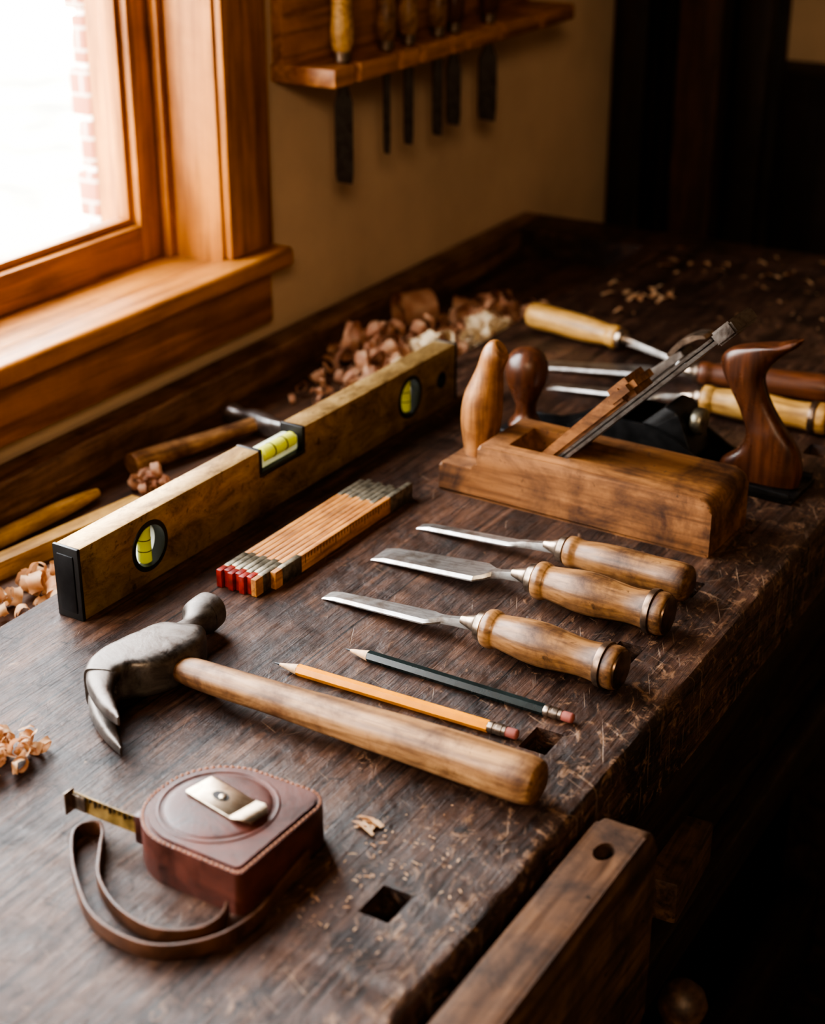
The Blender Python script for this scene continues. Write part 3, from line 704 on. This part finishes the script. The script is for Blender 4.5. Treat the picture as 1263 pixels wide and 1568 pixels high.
# ------------------------------------------------------------------ shavings
def ribbon(bm, c, r0, turns, width, growth=.3, rng=random, flat=.8):
    axis = Vector((rng.uniform(-1, 1), rng.uniform(-1, 1), rng.uniform(-.5, .5)))
    if axis.length < .1: axis = Vector((1, 0, 0))
    axis.normalize(); u = axis.orthogonal().normalized(); v_ = axis.cross(u)
    n = int(20*turns)+4; prev = None; ph = rng.uniform(0, 6.28)
    drift = rng.uniform(-1.6, 1.6)*width; wob = rng.uniform(0, 50)
    for i in range(n):
        t = i/(n-1); a = ph+t*turns*2*math.pi
        r = r0*(1-growth*t)*(1+.35*noise.noise(Vector((wob, t*4, 0))))
        ww = width*(.45+.55*math.sin(math.pi*min(1, max(0, t*1.02))))*(1+.35*noise.noise(Vector((wob+9, t*9, 0))))
        p = c+u*math.cos(a)*r+v_*math.sin(a)*r*flat+axis*(t-.5)*drift
        fl = r0*.16*noise.noise(Vector((wob, t*14, 5))); fl2 = r0*.16*noise.noise(Vector((wob, t*14, 25)))
        rad = u*math.cos(a)+v_*math.sin(a)
        pts = [p-axis*ww/2+rad*fl, p-axis*ww/6-rad*(.05*r0), p+axis*ww/6-rad*(.05*r0), p+axis*ww/2+rad*fl2]
        cur = [bm.verts.new(q) for q in pts]
        if prev:
            for k in range(3): bm.faces.new((prev[k], prev[k+1], cur[k+1], cur[k]))
        prev = cur
def shavings(name, items, mat, zmin):
    bm = bmesh.new()
    for (cx, cy, sx, sy, n, rmin, rmax) in items:
        for i in range(n):
            r = random.uniform(rmin, rmax)
            x = cx+max(-1.6, min(1.6, random.gauss(0, 1)))*sx; y = cy+max(-1.6, min(1.6, random.gauss(0, 1)))*sy
            dd = math.hypot((x-cx)/max(sx, 1e-4), (y-cy)/max(sy, 1e-4))
            z = zmin+r*.9+max(0, 1-dd*.5)*random.uniform(0, r*2.6)
            ribbon(bm, Vector((x, y, z)), r, random.uniform(.7, 2.3), r*random.uniform(.6, 1.2), random.uniform(.1, .6))
    for v_ in bm.verts:
        if v_.co.z < zmin+.0005: v_.co.z = zmin+.0005+abs(v_.co.z-zmin)*.05
    return finish(name, bm, mat, None, 80, False)
shavings("wood_shavings", [(-.970, 1.535, .028, .045, 50, .008, .017), (-.925, 1.60, .020, .04, 26, .007, .015), (-.955, 1.425, .026, .020, 16, .004, .008)], 'shav_r', TZ)
shavings("wood_shavings", [(-.905, 1.56, .014, .03, 16, .008, .016), (-.89, 1.66, .012, .04, 18, .008, .015)], 'shav_y', TZ)
sh3 = shavings("wood_shavings", [(-.925, 1.74, .030, .045, 40, .008, .016)], 'shav_r', TZ)
shavings("wood_shavings", [(-.968, 1.130, .012, .008, 18, .005, .010)], 'shav_r', TZ)
shavings("wood_shavings", [(-.903, .887, .018, .032, 38, .006, .013)], 'shav', TZ)
shavings("wood_shavings", [(-.712, .656, .012, .016, 30, .005, .009)], 'shav', 0)
bm = bmesh.new(); prev = None
for i in range(64):
    t = i/63; a = t*2.4*2*math.pi; r = .024-.010*t
    cur = [bm.verts.new(Vector((q, math.cos(a)*r, .026+math.sin(a)*r))) for q in (-.022-.003*t, -.007, .008, .022)]
    if prev:
        for k in range(3): bm.faces.new((prev[k], prev[k+1], cur[k+1], cur[k]))
    prev = cur
ro = finish("curled_roll", bm, 'shav_r', sh3, 80, False); ro.location = (-1.0, 1.69, TZ); ro.rotation_euler = (0, 0, math.radians(60))
def flakes(name, regions, mat, xr, yr):
    bm = bmesh.new()
    for cx, cy, sx, sy, n, s0, s1_ in regions:
        for i in range(n):
            x, y = random.gauss(cx, sx), random.gauss(cy, sy)
            if not (xr[0] < x < xr[1]) or not (yr[0] < y < yr[1]): continue
            if -.428 < x < -.396 and any(abs(y-h_) < .021 for h_ in hy): continue
            s = random.uniform(s0, s1_); a = random.uniform(0, 6.28); el = random.uniform(1.2, 3)
            q = []
            for (ux, uy, uz) in ((-1, -.5, 0), (-.2, -.7, .35), (1, -.3, .1), (.8, .5, .0), (0, .6, .4), (-.9, .4, .05)):
                px, py = ux*s*el*.5*random.uniform(.7, 1.2), uy*s*.5*random.uniform(.7, 1.2)
                q.append(bm.verts.new((x+px*math.cos(a)-py*math.sin(a), y+px*math.sin(a)+py*math.cos(a), .0012+uz*s*random.uniform(.5, 1.2))))
            bm.faces.new(q)
    return finish(name, bm, mat, None, 80, False)
flakes("sawdust", [(-.463, .722, .006, .006, 8, .003, .008), (-.43, .69, .03, .04, 110, .0007, .0022)], 'shav', (-.468, -.362), (.60, .770))
flakes("sawdust", [(-.765, 1.83, .035, .03, 14, .007, .016), (-.60, 2.02, .12, .05, 40, .004, .010), (-.60, 1.9, .12, .12, 100, .001, .004)], 'shav', (-.84, -.365), (1.70, 2.13))

# ------------------------------------------------------------------ tool rack on the wall
rk = empty("chisel_rack")
box("back_board", (WX, 1.520, .29), (WX+.016, 2.12, .50), 'rack', rk, .003)
shelf = box("shelf", (WX+.0, 1.516, .285), (-.998, 2.12, .306), 'rack', rk, .003, 2)
ys = [1.562, 1.655, 1.705, 1.775, 1.815, 1.905, 2.02]
cs = [box("cutter", (-1.035, y-.008, .2), (-.98, y+.008, .4), 'rack', None, 0) for y in ys]
cut(shelf, cs)
def rack_tool(y, bw, zb, hr, mat, steel='old_steel', name="rack_chisel"):
    e = empty(name, (-1.018, y, .306), -28)
    rings = []
    bm = bmesh.new()
    for z, w_, t in ((zb-.306, bw*.9, .0008), (zb-.306+.012, bw, .003), (-.045, bw, .0035), (-.03, min(bw, .012), .004), (.004, .007, .006)):
        sk = bw*.12 if z < zb-.305 else 0
        rings.append([Vector((-t/2, -w_/2, z+sk)), Vector((t/2, -w_/2, z+sk)), Vector((t/2, w_/2, z-sk)), Vector((-t/2, w_/2, z-sk))])
    add_rings(bm, rings); finish("blade", bm, steel, e, 25)
    lathe("ferrule", [(.001, .007), (.002, .0095), (.012, .0098), (.013, .008)], 'bolster', e, 'Z', (0, 0, 0), 24)
    lathe("handle", cr([(.012, .0085*hr), (.02, .0105*hr), (.035, .0115*hr), (.055, .0098*hr), (.08, .0110*hr), (.10, .0128*hr), (.115, .0130*hr), (.122, .0110*hr), (.124, .004)], 4), mat, e, 'Z', (0, 0, 0), 28)
for y, bw, zb, hr, mt_ in ((1.562, .022, .170, 1.15, 'yellow_handle'), (1.655, .008, .186, 1.05, 'chisel_handle'), (1.705, .012, .188, 1.05, 'ash'), (1.775, .013, .186, 1.05, 'chisel_handle'), (1.815, .020, .192, 1.1, 'rosewood'), (1.905, .027, .182, 1.15, 'rosewood')):
    rack_tool(y, bw, zb, hr, mt_)

# ------------------------------------------------------------------ dark boards at the back
bd = empty("stacked_boards")
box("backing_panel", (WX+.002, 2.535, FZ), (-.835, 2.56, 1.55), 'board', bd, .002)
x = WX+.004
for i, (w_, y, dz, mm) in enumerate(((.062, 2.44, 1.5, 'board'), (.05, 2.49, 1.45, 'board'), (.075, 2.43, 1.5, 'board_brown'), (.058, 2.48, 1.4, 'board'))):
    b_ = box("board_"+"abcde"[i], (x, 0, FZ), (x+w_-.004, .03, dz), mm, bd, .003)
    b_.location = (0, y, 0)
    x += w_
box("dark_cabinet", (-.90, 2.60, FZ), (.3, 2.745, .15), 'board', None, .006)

# ------------------------------------------------------------------ light
wd = bpy.data.worlds.new("World"); bpy.context.scene.world = wd; wd.use_nodes = True
nt = wd.node_tree; bg = nt.nodes["Background"]
tc = nt.nodes.new("ShaderNodeTexCoord"); sp = nt.nodes.new("ShaderNodeSeparateXYZ"); nt.links.new(tc.outputs["Generated"], sp.inputs[0])
r = ramp(nt, [(0.0, (0.50, 0.44, 0.36)), (0.46, (0.80, 0.75, 0.66)), (0.52, (1.0, 0.98, 0.94)), (1.0, (0.82, 0.91, 1.0))])
mr = nt.nodes.new("ShaderNodeMapRange"); mr.inputs[1].default_value = -1; mr.inputs[2].default_value = 1
nt.links.new(sp.outputs[2], mr.inputs[0]); nt.links.new(mr.outputs[0], r.inputs[0]); nt.links.new(r.outputs[0], bg.inputs[0])
bg.inputs[1].default_value = 21.0
def area(name, loc, tgt, sx, sy, power, col, portal=False):
    pl = bpy.data.lights.new(name, 'AREA'); pl.shape = 'RECTANGLE'; pl.size = sx; pl.size_y = sy
    pl.energy = power; pl.color = col
    if portal: pl.cycles.is_portal = True
    po = bpy.data.objects.new(name, pl); COL.objects.link(po); po.location = loc
    po.rotation_euler = (Vector(tgt)-Vector(loc)).to_track_quat('-Z', 'Y').to_euler(); return po
po = area("window_portal", (WX-WT-.005, (WY0+WY1)/2, (WZ0+WZ1)/2), (0, (WY0+WY1)/2, (WZ0+WZ1)/2), WZ1-WZ0, WY1-WY0, 1, (1, 1, 1), True)
q = Vector((1, 0, 0)).to_track_quat('-Z', 'Y').to_matrix()
xl = q @ Vector((1, 0, 0))
if abs(xl.y) > .5: po.data.size, po.data.size_y = WY1-WY0, WZ1-WZ0
area("room_fill_light", (.8, -1.2, 1.6), (-1.085, 2.0, .4), .7, .7, 54, (1.0, .78, .54))  # added warm fill for ambient, standing in for an unseen second window

# ------------------------------------------------------------------ camera
psi = math.radians(30.7); tt = math.radians(24.97)
s, c = math.sin(tt), math.cos(tt)
F = Vector((-math.sin(psi)*c, math.cos(psi)*c, -s)); R = Vector((math.cos(psi), math.sin(psi), 0)); U = R.cross(F)
cam = bpy.data.cameras.new("camera"); co = bpy.data.objects.new("camera", cam); COL.objects.link(co)
m3 = Matrix((R, U, -F)).transposed(); co.matrix_world = Matrix.Translation((0, 0, .62)) @ m3.to_4x4()
cam.sensor_fit = 'VERTICAL'; cam.sensor_height = 36; cam.lens = 57.4; cam.clip_start = .02
cam.dof.use_dof = True; cam.dof.focus_distance = 1.24; cam.dof.aperture_fstop = 5.0
bpy.context.scene.camera = co

# lift the whole scene so the floor is at z = 0
bpy.context.view_layer.update()
for ob in bpy.context.scene.objects:
    if ob.parent is None: ob.location.z += LIFT
vs_ = bpy.context.scene.view_settings
try:
    vs_.view_transform = 'AgX'; vs_.look = 'AgX - High Contrast'
except Exception as ex: print(ex)
